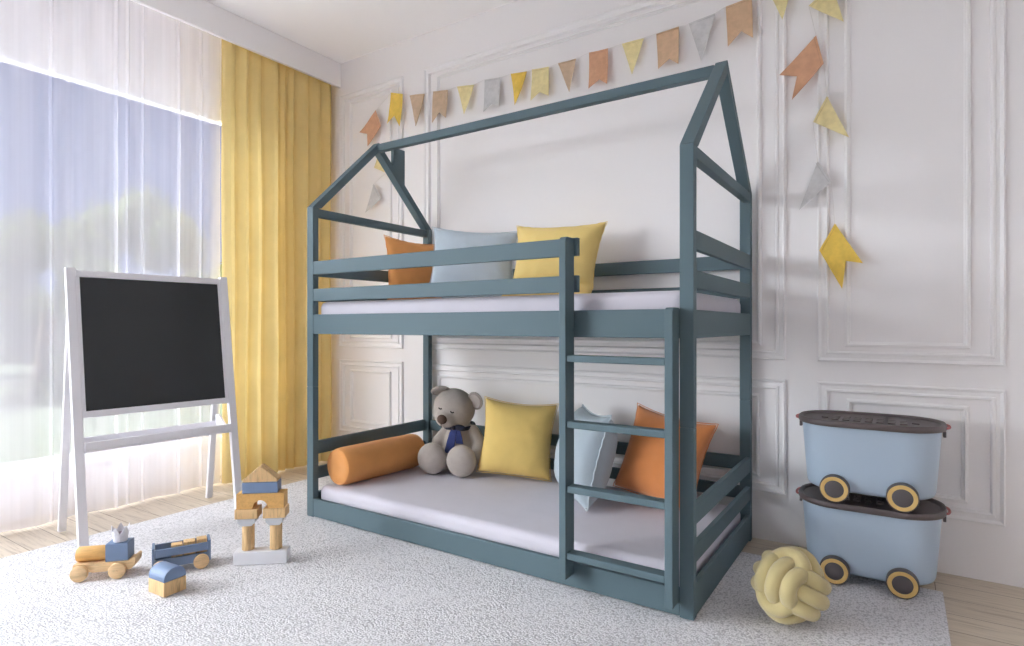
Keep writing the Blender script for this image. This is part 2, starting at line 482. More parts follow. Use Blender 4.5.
# ------------------------------------------------------------------ bunk bed
BL, BD = 2.093, .97
PWX, PWY = .050, .037
BX = -.012
bed = thing('bunk_bed', 'slate blue house-frame bunk bed against the panelled wall', 'bunk bed', (BX, 0, G))
dz = -G
def bp(name, *boxes, b=.003, parent=bed):
    bm = NB()
    for q in boxes: box(bm, *q, b=b)
    return obj(name, bm, M_blue, parent)
HP = 1.68+dz
for x0 in (0, BL-PWX):
    for y0 in (0, BD-PWY):
        zj = .70 if x0 < 1 else .672
        zb = 0 if y0 == 0 else -G+.001
        bp('post', (x0, x0+PWX, y0, y0+PWY, zb, zj), (x0, x0+PWX, y0, y0+PWY, zj+.0008, HP), b=.0022)
RAILT = .022
# front
bp('side_rail', (PWX+.0005, BL-PWX-.0005, .001, RAILT, .995+dz, 1.10+dz))
bp('guard_rail', (PWX+.0005, 1.640, .001, RAILT, 1.315+dz, 1.386+dz)); bp('guard_rail', (PWX+.0005, 1.640, .001, RAILT, 1.172+dz, 1.238+dz))
bp('base_board', (PWX+.0005, BL-PWX-.0005, .001, RAILT, .004, .108+dz))
# back
yb0, yb1 = BD-RAILT-.001, BD-.001
for nm, z0, z1 in (('side_rail', .995, 1.10), ('guard_rail', 1.315, 1.386), ('guard_rail', 1.172, 1.238), ('base_board', .012, .11), ('bed_rail', .337, .403), ('bed_rail', .197, .258)):
    bp(nm, (PWX+.0005, BL-PWX-.0005, yb0, yb1, z0+dz, z1+dz))
# ends
for x0, x1 in ((.001, RAILT), (BL-RAILT, BL-.001)):
    for nm, z0, z1 in (('side_rail', .995, 1.097), ('guard_rail', 1.310, 1.380), ('guard_rail', 1.172, 1.238), ('base_board', .012, .128), ('bed_rail', .335, .407), ('bed_rail', .200, .265)):
        bp(nm, (x0, x1, PWY+.0005, BD-PWY-.0005, z0+dz, z1+dz))
    bp('tie_beam', (x0, x0+.034 if x0 < 1 else x1, PWY+.0005, BD-PWY-.0005, 1.634+dz, 1.679+dz)) if x0 < 1 else bp('tie_beam', (x1-.034, x1, PWY+.0005, BD-PWY-.0005, 1.634+dz, 1.679+dz))
# roof: rafters and ridge
ZR = 2.15+dz; ym = BD/2; vt = .056
sl = (ZR-HP)/ym
for x0 in (0, BL-PWX):
    for back in (0, 1):
        pts = [(x0, -.001, HP+.0006), (x0, ym, ZR), (x0, ym, ZR-vt), (x0, vt/sl, HP+.0006)]
        if back: pts = [(x, BD-y, z) for x, y, z in pts]
        bm = NB(); prism(bm, pts, (PWX, 0, 0), .0018); obj('rafter', bm, M_blue, bed)
bm = NB(); box(bm, PWX+.0005, BL-PWX-.0005, ym-.02, ym+.02, ZR-.058, ZR-.014, .003); obj('ridge_beam', bm, M_blue, bed)
# chimney standing on the far rafter of the curtain-side gable
zc = lambda y: HP+sl*(BD-y)
bm = NB(); prism(bm, [(.029, .605, zc(.605)), (.029, .708, zc(.708)), (.029, .708, 2.155+dz), (.029, .605, 2.155+dz)], (.02, 0, 0), .0015)
obj('chimney', bm, M_blue, bed)
# bed bases
bm = NB(); box(bm, RAILT+.001, BL-RAILT-.001, RAILT+.001, BD-RAILT-.001, 1.035+dz, 1.052+dz, .001); obj('mattress_base', bm, M_blue, bed)
bm = NB(); box(bm, RAILT+.001, BL-RAILT-.001, RAILT+.001, BD-RAILT-.001, .030+dz, .050+dz, .001); obj('mattress_base', bm, M_blue, bed)
# ladder
lad = bpy.data.objects.new('ladder', None); COL.objects.link(lad); lad.parent = bed
def stile(x0, x1, z0, z1):
    y0, y1, r = -.074, -.001, .020
    pts = [(x0, y1, z0), (x0, y0, z0)]
    for k in range(7):
        a = PI/2*k/6; pts.append((x0, y0+r-r*math.cos(a), z1-r+r*math.sin(a)))
    pts.append((x0, y1, z1))
    bm = NB(); prism(bm, pts, (x1-x0, 0, 0), .0025); o = obj('stile', bm, M_blue, lad); return o
stile(1.598, 1.627, .067+dz, 1.383+dz); stile(2.0135, 2.0425, .063+dz, 1.104+dz)
for zc_ in (.914, .661, .413, .157):
    bm = NB(); box(bm, 1.6275, 2.0130, -.068, -.016, zc_-.013+dz, zc_+.013+dz, .005, 3); obj('rung', bm, M_blue, lad)

# mattresses
def mattress(name, z0, z1, label):
    bm = NB()
    x0, x1, y0, y1 = BX+.036, BX+BL-.036, .0385, BD-.0385
    t = bmesh.new(); bmesh.ops.create_grid(t, x_segments=64, y_segments=30, size=1)
    lo = []
    # rounded slab from stacked outlines
    def ring(ins, z, r=.05):
        pts = []
        for cx, cy, a0 in ((x1-r, y1-r, 0), (x0+r, y1-r, PI/2), (x0+r, y0+r, PI), (x1-r, y0+r, 1.5*PI)):
            for k in range(9):
                a = a0+PI/2*k/8; pts.append((cx+(r-ins)*math.cos(a), cy+(r-ins)*math.sin(a), z))
        return pts
    t.free()
    prof = [(.02, z0), (.006, z0+.006), (0, z0+.02), (0, z1-.032), (.004, z1-.018), (.013, z1-.007), (.03, z1-.001), (.045, z1)]
    rings = [[bm.verts.new(q) for q in ring(i, z)] for i, z in prof]
    for A, B in zip(rings, rings[1:]):
        n = len(A)
        for k in range(n): bm.faces.new((A[k], A[(k+1) % n], B[(k+1) % n], B[k])).smooth = True
    bm.faces.new(rings[0][::-1]); f = bm.faces.new(rings[-1]); f.smooth = True
    o = obj(name, bm, M_sheet)
    return tag(o, label, 'mattress')
mattress('mattress', 1.054, 1.170, 'lilac-grey mattress on the top bunk behind the guard rail')
mattress('mattress', .052, .168, 'lilac-grey mattress on the bottom bunk under bear and cushions')
ZU, ZL = 1.170, .168

# ------------------------------------------------------------------ cushions
def cushion_bm(w, h, t, n=26, seed=0, slump=0, wr=.006):
    if slump: n = 44
    bm = NB(); V = {}
    def pos(i, j, side):
        u = -1+2*i/n; v = -1+2*j/n
        pb = .115 if v > 0 else .03
        x = w/2*u*(1-.115*(1-v*v)*abs(u)**2)*(1-(.08*(1-v)/2 if slump else 0)); z = h/2+h/2*v*(1-pb*(1-u*u)*abs(v)**2)
        d = max(0, (1-abs(u)**2.6)*(1-abs(v)**2.6))**.55
        y = side*(t/2*d+.0015)
        if slump: y *= 1+.22*math.exp(-((v+.55)/.4)**2)
        e = (1-d)
        nn = noise.noise((x*16+seed, z*16, seed+side*3))*wr*(.25+d)+noise.noise((x*34, z*34+seed, seed))*wr*.35*d
        y += nn*side
        # edge puckers
        y += .0025*math.sin((x+z)*120+seed)*(e**3)
        if slump:
            y += -slump*max(0, -.62-v)**1.2*.9-side*.035*d*math.exp(-((v+.60)/.055)**2)
        return (x, y, z)
    for s in (-1, 1):
        for i in range(n+1):
            for j in range(n+1):
                edge = i in (0, n) or j in (0, n)
                if edge:
                    if (i, j) not in V:
                        p = pos(i, j, 0); V[(i, j)] = bm.verts.new(p)
                else: V[(i, j, s)] = bm.verts.new(pos(i, j, s))
    g = lambda i, j, s: V.get((i, j)) or V[(i, j, s)]
    for s in (-1, 1):
        for i in range(n):
            for j in range(n):
                q = [g(i, j, s), g(i+1, j, s), g(i+1, j+1, s), g(i, j+1, s)]
                f = bm.faces.new(q if s < 0 else q[::-1]); f.smooth = True
    ring = [V[(i, 0)].co.copy() for i in range(n)]+[V[(n, j)].co.copy() for j in range(n)]+[V[(i, n)].co.copy() for i in range(n, 0, -1)]+[V[(0, j)].co.copy() for j in range(n, 0, -1)]
    return bm, ring

def cushion(name, w, h, t, x, y, zb, psi, th, rho, mat, label, seed=0, slump=0, pipe=None, wr=.006, sub=1):
    bm, ring = cushion_bm(w, h, t, seed=seed, slump=slump, wr=wr)
    o = obj(name, bm, mat); tag(o, label, 'cushion')
    if sub:
        md = o.modifiers.new('Subdivision', 'SUBSURF'); md.levels = 1; md.render_levels = 1
    if pipe:
        b2 = NB(); tube(b2, ring, .0042, 8, closed=True); obj('piping', b2, pipe, o, label='thin raised piping along the seam')
    else:
        b2 = NB(); tube(b2, ring, .0022, 6, closed=True); obj('seam', b2, mat, o)
    Mx = RZ(psi) @ RX(-th) @ RY(-rho)
    zmin = min((Mx @ v.co).z for v in o.data.vertices)
    o.matrix_world = T(x, y, zb+.006-zmin) @ Mx
    return o
cushion('cushion', .435, .43, .20, .860, .715, ZL, .352, .16, -.07, M_ye, 'mustard yellow cushion leaning beside the grey bear', 1)
cushion('cushion', .49, .45, .25, 1.312, .575, ZL, -.84, .27, .03, M_lb, 'pale blue piped cushion on the bottom bunk behind the ladder', 2, pipe=M_pipe)
cushion('cushion', .43, .435, .20, 1.685, .66, ZL, -.098, .33, -.152, M_or2, 'burnt orange cushion on the bottom bunk next to the pale blue one', 3)
cushion('cushion', .43, .405, .13, .15, .69, ZU, 1.38, .12, -.03, M_or, 'orange cushion on the top bunk at the chimney end', 4)
cushion('cushion', .53, .425, .17, .600, .655, ZU, .5, .16, -.06, M_lb2, 'wide ice-blue pillow on the top bunk between orange and yellow', 5)
cushion('cushion', .53, .45, .20, 1.137, .64, ZU, .12, .26, -.035, M_ye2, 'soft yellow pillow on the top bunk behind the ladder top', 6, slump=.35)

# bolster
bol = NB()
R_, L_ = .102, .58
prof = [(0, 0), (R_*.80, .002), (R_*.90, .006), (R_*.97, .02), (R_, .045), (R_*1.01, L_/2), (R_, L_-.045), (R_*.97, L_-.02), (R_*.90, L_-.006), (R_*.8, L_-.002), (0, L_)]
prof = [(0, .012)]+[(R_*.5, .004)]+prof[1:-1]+[(R_*.5, L_-.004), (0, L_-.012)]
lathe(bol, prof, 40)
b = obj('bolster', bol, M_or, smooth=True); tag(b, 'round orange bolster lying at the end of the bottom bunk', 'bolster')
b.matrix_world = T(.130, .085, ZL+R_*1.012) @ RZ(-.07) @ RX(-PI/2)
for z_ in (.008, L_-.008):
    b2 = NB(); pts = [(R_*.905*math.cos(2*PI*k/40), R_*.905*math.sin(2*PI*k/40), z_) for k in range(40)]
    tube(b2, pts, .0035, 6, closed=True); obj('piping', b2, M_or, b)

# ------------------------------------------------------------------ teddy bear
bear = thing('teddy_bear', 'large grey teddy bear with navy tie sitting on the bottom bunk', 'teddy bear', (.452, .757, ZL+.002), math.radians(12))
bm = NB()
ell(bm, (0, 0, .15), (.106, .092, .15)); ell(bm, (0, .0, .09), (.125, .105, .09))
for s in (-1, 1):
    capsule(bm, (s*.068, -.03, .075), (s*.090, -.145, .078), .062, .062)
    ell(bm, (s*.095, -.185, .094), (.092, .062, .092))
    capsule(bm, (s*.082, -.005, .235), (s*.135, -.02, .165), .040, .042)
    capsule(bm, (s*.135, -.02, .165), (s*.15, -.055, .09), .042, .043)
HM = T(-.042, -.005, .368) @ RZ(math.radians(1)) @ RY(math.radians(13)) @ RX(math.radians(6))
ell(bm, (0, 0, 0), (.132, .115, .120), HM); ell(bm, (0, -.02, -.035), (.122, .10, .082), HM)
ell(bm, (0, -.085, -.045), (.072, .062, .055), HM)
body = obj('body', bm, M_bear, bear)
rm = body.modifiers.new('Remesh', 'REMESH'); rm.mode = 'VOXEL'; rm.voxel_size = .006; rm.use_smooth_shade = True
sm = body.modifiers.new('Smooth', 'SMOOTH'); sm.factor = .6; sm.iterations = 12
for s in (-1, 1):
    em = HM @ (T(.128, .0, .082) @ RY(math.radians(48)) @ RX(math.radians(16)) if s > 0 else T(-.100, -.020, .086) @ RY(math.radians(-30)) @ RX(math.radians(56)) @ Matrix.Diagonal((1.1, 1, .95, 1)))
    bm = NB(); t = bmesh.new(); bmesh.ops.create_uvsphere(t, u_segments=24, v_segments=16, radius=1)
    for v in t.verts:
        c = v.co; d = (c.x**2+c.z**2)
        y_ = c.y*.020+(.014*(1-d) if c.y < 0 else .004*(1-d))
        v.co = Vector((c.x*.056, y_, c.z*.056))
    for f in t.faces: f.smooth = True
    merge(bm, t, em); ear = obj('ear', bm, M_bear, bear)
    bm = NB(); tube(bm, [em @ Vector((.045*math.cos(a), -.006, .045*math.sin(a))) for a in [2*PI*k/24 for k in range(24)]], .0045, 6, closed=True)
    obj('ear_rim', bm, M_bear_in, ear)
bm = NB(); ell(bm, (0, -.146, -.036), (.031, .022, .028), HM); obj('nose', bm, M_nose, bear, label='brown felt nose')
for s in (-1, 1):
    bm = NB()
    pts = [HM @ Vector((s*.040+.011*k, -.1105+.0012*k*k-.0012*abs(k), .014-.005*(1-k*k))) for k in (-1, -.5, 0, .5, 1)]
    tube(bm, pts, .0038, 6); obj('eye', bm, M_ink, bear, label='closed dark stitched eye')
bm = NB(); tube(bm, [HM @ Vector(q) for q in ((0, -.147, -.06), (0, -.146, -.075), (0, -.137, -.086))], .0022, 6); obj('mouth', bm, M_ink, bear)
# ribbon
bm = NB(); tube(bm, [(.078*math.cos(a), .004+.072*math.sin(a), .262+.012*math.sin(a)) for a in [2*PI*k/32 for k in range(32)]], .012, 8, closed=True)
rb = obj('ribbon', bm, M_navyd, bear)
def strip(pts, w, th, parent, name, mat):
    bm = NB(); rows = []
    for (x, y, z, ww) in pts:
        rows.append([bm.verts.new((x-ww, y, z)), bm.verts.new((x+ww, y, z)), bm.verts.new((x+ww, y+th, z)), bm.verts.new((x-ww, y+th, z))])
    for A, B in zip(rows, rows[1:]):
        for k in range(4): bm.faces.new((A[k], A[(k+1) % 4], B[(k+1) % 4], B[k]))
    bm.faces.new(rows[0][::-1]); bm.faces.new(rows[-1])
    return obj(name, bm, mat, parent)
strip([(0, -.092, .262, .013), (.0, -.109, .235, .022), (-.006, -.118, .19, .026), (-.014, -.122, .15, .028), (-.02, -.122, .118, .030)], 0, .006, rb, 'ribbon_tail', M_navy)
strip([(.02, -.086, .262, .012), (.034, -.104, .23, .018), (.042, -.112, .20, .022), (.046, -.113, .176, .024)], 0, .005, rb, 'ribbon_tail', M_navy)
bm = NB()
for s in (-1, 1): ell(bm, (s*.035, -.088, .266), (.036, .014, .018), I4)
ell(bm, (0, -.096, .264), (.013, .012, .014)); obj('bow', bm, M_navyd, rb)

# ------------------------------------------------------------------ easel
ea = thing('easel', 'white wooden easel with black chalkboard by the window', 'easel', (-.455, -.885, G), 0)
ang = math.atan2(.695, .05)
ea.rotation_euler = (0, 0, ang-PI/2)        # local +Y runs along the board, local +X towards the room
EW = .735; lean = .185; HT = 1.318-G
def lx(z): return -lean*z/HT
def legbar(y, xf, zf, xt, zt, w=.040, d=.026):
    bm = NB(); v = Vector((xt-xf, 0, zt-zf)); L = v.length; a = math.atan2(v.x, v.z)
    box(bm, -d/2, d/2, -w/2, w/2, 0, L, .003, M=T(xf, y, zf) @ RY(a))
    return obj('leg', bm, M_white, ea)
legbar(0, 0, .004, -lean, HT); legbar(EW, 0, .004, -lean, HT)
legbar(.02, -.37, .004, -lean-.03, HT-.05, .034, .022); legbar(EW+.01, -.37, .004, -lean-.03, HT-.05, .034, .022)
a_ = math.atan2(-lean, HT)
MB = RY(a_)
Lb = math.hypot(lean, HT)
def face_box(name, y0, y1, s0, s1, x0, x1, mat, b=.002, parent=ea):
    bm = NB(); box(bm, x0, x1, y0, y1, s0, s1, b, M=MB); return obj(name, bm, mat, parent)
sT, sB = Lb-.012, .600
brd = face_box('chalkboard', .0205, EW-.0205, sB+.032, sT-.032, -.006, .005, M_board)
face_box('board_frame', .0205, EW-.0205, sT-.032, sT, -.012, .010, M_white, parent=brd)
face_box('board_frame', .0205, EW-.0205, sB, sB+.032, -.012, .010, M_white, parent=brd)
face_box('board_frame', .0205, .036, sB+.032, sT-.032, -.012, .008, M_white, parent=brd)
face_box('board_frame', EW-.036, EW-.0205, sB+.032, sT-.032, -.012, .008, M_white, parent=brd)
# tray: floor, front lip and triangular cheeks
zt = .455
tray = bpy.data.objects.new('tray', None); COL.objects.link(tray); tray.parent = ea
bm = NB(); box(bm, lx(zt)-.145, lx(zt)+.02, .022, EW-.022, zt-.02, zt-.008, .002); obj('tray_floor', bm, M_white, tray)
bm = NB(); box(bm, lx(zt)+.005, lx(zt)+.02, .022, EW-.022, zt-.0075, zt+.028, .002); obj('tray_lip', bm, M_white, tray)
bm = NB(); box(bm, lx(zt)-.145, lx(zt)-.131, .022, EW-.022, zt-.0075, zt+.03, .002); obj('tray_lip', bm, M_white, tray)
for y0 in (.0225, EW-.0355):
    bm = NB(); prism(bm, [(lx(zt)-.13, y0, zt-.0075), (lx(zt)+.004, y0, zt-.0075), (lx(zt)-.10, y0, zt+.07), (lx(zt)-.13, y0, zt+.07)], (0, .013, 0), .0015); obj('tray_cheek', bm, M_white, tray)
bm = NB(); cyl(bm, .006, .05, 12, .001, T(lx(zt)-.06, .04, zt+.006) @ RX(-PI/2)); ck = obj('chalk', bm, M_white); 
ck.matrix_world = ea.matrix_basis @ Matrix.Identity(4); tag(ck, 'short white chalk stick in the easel tray', 'chalk')
bm = NB(); cyl(bm, .0065, .01, 12, .001, T(lx(zt)-.06, .0295, zt+.006) @ RX(-PI/2)); obj('tip', bm, M_red, ck, label='red chalk tip')

# ------------------------------------------------------------------ toys
def wheel_part(parent, x, y, r, th, mat, z=None):
    bm = NB(); cyl(bm, r, th, 32, .004, T(x, y, r) @ RX(PI/2)); w = obj('wheel', bm, mat, parent)
    bm = NB(); cyl(bm, r*.16, .003, 16, .0008, T(x, y-th+.0005, r) @ RX(PI/2)); obj('axle_cap', bm, mat, w)
# train engine: local +X from nose to cab, local -Y towards the viewer
en = thing('toy_train_engine', 'wooden toy engine with amber boiler and blue cab on the rug', 'toy train', (-.087, -1.036, G), math.radians(47))
en.scale = (.86,)*3
rw = .037
for x in (0, .158):
    wheel_part(en, x, 0, rw, .020, M_toyw)
    wheel_part(en, x, .115, rw, .020, M_toyw)
pts = [(-.035, .002, .035), (-.03, .002, .075), (.203, .002, .075), (.222, .002, .090), (.230, .002, .086), (.228, .002, .06), (.215, .002, .038), (.200, .002, .033)]
for k in range(7): a = PI*k/6; pts.append((.158+.041*math.cos(a), .002, .037+.0+.030*math.sin(a)) )
pts.append((.108, .002, .033)); pts.append((.048, .002, .033))
for k in range(7): a = PI*k/6; pts.append((0+.041*math.cos(a), .002, .037+.030*math.sin(a)))
pts = [p for i, p in enumerate(pts) if i == 0 or (Vector(p)-Vector(pts[i-1])).length > .002]
if (Vector(pts[0])-Vector(pts[-1])).length < .008: pts.pop()
bm = NB(); prism(bm, pts, (0, .091, 0), .0); obj('chassis', bm, M_toyw, en)
bm = NB(); cyl(bm, .034, .128, 32, .004, T(-.028, .0475, .0765+.034) @ RY(PI/2)); obj('boiler', bm, M_toyo, en)
bm = NB(); box(bm, .1015, .198, .006, .089, .0760, .0760+.083, .003); cab = obj('cab', bm, M_toyb, en)
# crown cup on the cab
bm = NB(); t = bmesh.new(); seg = 40
def crown_ring(r0, r1, base, out):
    lo = []; hi = []
    for k in range(seg):
        a = 2*PI*k/seg; ph = (k % 8)/8; tooth = 1-abs(2*ph-1)
        r_ = r1+.006*tooth
        lo.append(t.verts.new((r0*math.cos(a), r0*math.sin(a), base)))
        hi.append(t.verts.new((r_*math.cos(a), r_*math.sin(a), base+.038+.036*tooth)))
    return lo, hi
lo, hi = crown_ring(.029, .034, 0, 1); lo2, hi2 = crown_ring(.0265, .0315, .003, 0)
for k in range(seg):
    k2 = (k+1) % seg
    t.faces.new((lo[k], lo[k2], hi[k2], hi[k])); t.faces.new((lo2[k2], lo2[k], hi2[k], hi2[k2])); t.faces.new((hi[k], hi[k2], hi2[k2], hi2[k]))
t.faces.new(lo[::-1]); t.faces.new(lo2)
merge(bm, t); cr = obj('crown_toy', bm, M_crown); cr.matrix_world = T(-.087, -1.036, G) @ RZ(math.radians(47)) @ Matrix.Scale(.86, 4) @ T(.152, .047, .1605)
tag(cr, 'small pale grey toy crown sitting on the engine cab', 'toy crown')
bm = NB(); lathe(bm, [(0, .0045), (.0255, .0045), (.0305, .036)], 32); obj('lining', bm, M_mauve, cr, label='mauve inner lining')

# wagon
wg = thing('toy_wagon', 'blue slatted toy wagon on wooden wheels carrying blocks', 'toy wagon', (.125, -.828, G), math.radians(64))
for x in (0, .17):
    wheel_part(wg, x, 0, .034, .020, M_toyw); wheel_part(wg, x, .118, .034, .020, M_toyw)
wg.scale = (.88,)*3
X0, X1 = -.035, .212; Y0, Y1 = .0005, .097; Z0 = .028
def wbox(nm, *q, b=.0025, mat=M_toyb):
    bm = NB(); box(bm, *q, b); return obj(nm, bm, mat, wg)
wbox('floor_panel', X0+.012, X1-.012, Y0+.010, Y1-.010, Z0+.008, Z0+.018)
for y0 in (Y0, Y1-.010):
    wbox('side_slat', X0+.0125, X1-.0125, y0, y0+.0095, Z0, Z0+.042); wbox('side_slat', X0+.0125, X1-.0125, y0, y0+.0095, Z0+.052, Z0+.090)
wbox('end_panel', X0, X0+.012, Y0, Y1, Z0, Z0+.098); wbox('end_panel', X1-.012, X1, Y0, Y1, Z0, Z0+.098)
MW = T(.125, -.828, G) @ RZ(math.radians(64)) @ Matrix.Scale(.88, 4)
for k, (x0, x1, h, lab) in enumerate(((.044, .092, .076, 'wooden block in the toy wagon, the one nearest the engine'), (.096, .146, .082, 'middle wooden block of the three in the toy wagon'), (.152, .196, .086, 'wooden block in the toy wagon, the one next to its far end panel'))):
    bm = NB(); box(bm, x0, x1, Y0+.016, Y0+.066, Z0+.019, Z0+.019+h, .003, M=MW)
    tag(obj('toy_block', bm, M_toyw2), lab, 'toy block', 'wooden blocks in the wagon')

# block with blue dome
MD = T(.352, -.926, G) @ RZ(math.radians(4))
bm = NB(); box(bm, -.105, 0, 0, .088, 0, .054, .003, M=MD); tag(obj('toy_block', bm, M_toyw2), 'pale wooden block on the rug under the blue arched block', 'toy block')
bm = NB(); pts = [(-.104, .001, .0548), (-.104, .001, .064)]
n = 16
for k in range(n+1):
    a = PI*k/n; pts.append((-.104, .044-.043*math.cos(a), .066+.036*math.sin(a)))
pts += [(-.104, .087, .0548)]
prism(bm, pts, (.103, 0, 0), .0015, M=MD); o = auto_smooth(obj('toy_block', bm, M_toyb), 35); tag(o, 'blue arched block resting on the pale wooden block', 'toy block')

# block gateway
MT = T(.289, -.610, G) @ RZ(math.radians(40.5))
def tb(label, mat, *q, b=.003, M=MT):
    bm = NB(); box(bm, *q, b, M=M); return tag(obj('toy_block', bm, mat), label, 'toy block', 'block gateway')
tb('long white block at the foot of the block gateway', M_toyt, 0, .222, 0, .066, 0, .056)
cols = (.052, .168)
side = ('nearer the engine', 'nearer the bunk bed')
z = .057
for x, sd in zip(cols, side):
    bm = NB(); cyl(bm, .0255, .108, 28, .002, MT @ T(x, .036, z)); tag(obj('toy_block', bm, M_toyw2), 'round wooden column of the block gateway, '+sd, 'toy block', 'block gateway')
    bm = NB()
    pts = [(x-.022, .004, z+.109), (x+.022, .004, z+.109), (x+.036, .004, z+.124), (x+.036, .004, z+.140), (x-.036, .004, z+.140), (x-.036, .004, z+.124)]
    prism(bm, pts, (0, .064, 0), .0015, M=MT); tag(obj('toy_block', bm, M_toyg), 'light grey capital block on the column '+sd, 'toy block', 'block gateway')
    tb('flat oak block on the grey capital '+sd, M_toyw2, x-.047, x+.047, .0, .075, z+.141, z+.183)
z2 = z+.184
pts = [(.012, .004, z2), (.078, .004, z2)]
for k in range(1, 12): a = PI-PI*k/12; pts.append((.110+.032*math.cos(a), .004, z2+.036*math.sin(a)))
pts += [(.142, .004, z2), (.208, .004, z2), (.208, .004, z2+.064), (.012, .004, z2+.064)]
bm = NB(); prism(bm, pts, (0, .07, 0), 0, M=MT); tag(obj('toy_block', bm, M_toyo), 'amber bridge-shaped block spanning both gateway columns', 'toy block', 'block gateway')
z3 = z2+.065
tb('blue rectangular block on top of the amber bridge block', M_toyb, .034, .182, .006, .072, z3, z3+.047)
z4 = z3+.048
bm = NB(); pts = [(.038, .008, z4), (.180, .008, z4), (.180, .008, z4+.012), (.112, .008, z4+.068), (.104, .008, z4+.068), (.038, .008, z4+.012)]
prism(bm, pts, (0, .06, 0), .0025, M=MT); tag(obj('toy_block', bm, M_toyw2), 'wooden roof-shaped block topping the block gateway', 'toy block', 'block gateway')

# ------------------------------------------------------------------ storage boxes
def stadium(L, D, r, z, n=14, cx=0, cy=0):
    """rounded outline L long, D deep"""
    pts = []
    for sx, sy, a0 in ((1, 1, 0), (-1, 1, PI/2), (-1, -1, PI), (1, -1, 1.5*PI)):
        for k in range(n+1):
            a = a0+PI/2*k/n
            pts.append((cx+sx*(L/2-r)+r*math.cos(a), cy+sy*(D/2-r)+r*math.sin(a), z))
    return pts
def loft(bm, secs, cap0=True, cap1=True):
    rings = [[bm.verts.new(p) for p in s] for s in secs]
    for A, B in zip(rings, rings[1:]):
        n = len(A)
        for k in range(n): bm.faces.new((A[k], A[(k+1) % n], B[(k+1) % n], B[k])).smooth = True
    if cap0: bm.faces.new(rings[0][::-1])
    if cap1: bm.faces.new(rings[-1])
bx = thing('storage_box', 'pale blue toy box on wheels, bottom one of two, standing on rug edge', 'storage box', (2.575, .778, G), 0, 'wheeled toy boxes')
bm = NB(); zb = .036
secs = []
for f, z in ((.90, zb), (.955, zb+.006), (.985, zb+.018), (1.0, zb+.036)):
    secs.append(stadium(.455-(1-f)*.3, .288-(1-f)*.3, .125, z))
for s in (.25, .5, .75, 1): secs.append(stadium(.455+.035*s, .288+.028*s, .125+.012*s, zb+.036+(.270-.036)*s))
loft(bm, secs); bd = obj('body', bm, M_bin, bx); auto_smooth(bd, 50)
bm = NB(); zl = zb+.270+.0006
secs = [stadium(.502, .334, .15, zl-.006), stadium(.514, .346, .155, zl-.006), stadium(.520, .352, .157, zl), stadium(.520, .352, .157, zl+.012), stadium(.514, .344, .155, zl+.018), stadium(.500, .330, .15, zl+.019), stadium(.488, .318, .146, zl+.015), stadium(.484, .314, .145, zl+.008), stadium(.46, .276, .13, zl+.006)]
loft(bm, secs); lid = obj('lid', bm, M_lid, bx, label='dark grey-brown lid'); auto_smooth(lid, 45)
bm = NB(); 
for i in range(9):
    x = -.16+.04*i
    box(bm, x-.013, x+.013, -.012, .012, zl+.0062, zl+.0115, .002)
    if 0 < i < 8: box(bm, x-.013, x+.013, .03, .054, zl+.0062, zl+.0115, .002); box(bm, x-.013, x+.013, -.054, -.03, zl+.0062, zl+.0115, .002)
obj('lid_embossing', bm, M_lid, lid)
for sx in (-1, 1):
    bm = NB(); pts = []
    for k in range(9):
        a = -PI/2+PI*k/8; pts.append((sx*(.256+.013*math.cos(a)), .05*math.sin(a), zl+.006))
    tube(bm, pts, .0048, 8); obj('rope_handle', bm, M_rope, bx, label='pink rope handle at the lid end')
    bm = NB(); box(bm, sx*.2525-.005, sx*.2525+.005, -.02, .02, zl-.035, zl-.012, .002); obj('clip', bm, M_lid, bx)
for x in (-.112, .116):
    for sy in (-1, 1):
        y0 = sy*.150
        Mw = T(x, y0+sy*.028, .0535) @ RX(PI/2 if sy < 0 else -PI/2) @ T(0, 0, -.026)
        bm = NB(); lathe(bm, [(0, -.012), (.0515, -.012), (.0535, -.008), (.0535, .021), (.052, .0258), (.0495, .0265), (.0495, .022), (0, .022)], 40, Mw)
        w = obj('wheel', bm, M_hub, bx); auto_smooth(w, 40)
        bm = NB(); lathe(bm, [(.0345, .022), (.0345, .0268), (.036, .028), (.0478, .028), (.0492, .0262), (.0492, .022)], 40, Mw); auto_smooth(obj('wheel_ring', bm, M_tire_y, w, label='tan ring on the dark wheel'), 40)
        bm = NB(); lathe(bm, [(.034, .0222), (.034, .0265), (.0325, .0275), (.012, .029), (0, .029)], 40, Mw); auto_smooth(obj('hubcap', bm, M_hub, w), 40)
b2 = copy_tree(bx); b2.location.z += zl+.020
b2['label'] = 'pale blue toy box on wheels stacked on top of its twin'

# ------------------------------------------------------------------ knot cushion
kn = thing('knot_cushion', 'soft yellow knotted ball cushion on the rug beside the bunk bed', 'cushion', (2.363, .176, G))
fwd = Vector((2.687-2.363, -2.076-.176, 1.042-.14)).normalized()
right = Vector((0, 0, 1)).cross(fwd).normalized(); upv = fwd.cross(right)
ax = (fwd-.46*right+.16*upv).normalized()                     # crossing that faces the viewer
a0 = math.radians(-22)
yv = (upv*math.cos(a0)-right*math.sin(a0)); yv = (yv-ax*yv.dot(ax)).normalized(); zv = ax.cross(yv)
RK, AK, TK, WK = .0830, .0225, .0280, .0485
loops = [(ax, yv, zv), (yv, zv, ax), (zv, ax, yv)]
allp = []
for A, B, N in loops:
    for off in (-1, 0, 1):
        pts = []
        for k in range(64):
            t_ = 2*PI*k/64
            rr = RK+AK*math.cos(2*t_)-(.012 if off else 0)
            wob = off*WK*(1-.06*math.cos(4*t_))
            pts.append(A*rr*math.cos(t_)+B*rr*math.sin(t_)+N*wob)
        allp.append(pts)
zmin = min(p.z for pts in allp for p in pts)-TK
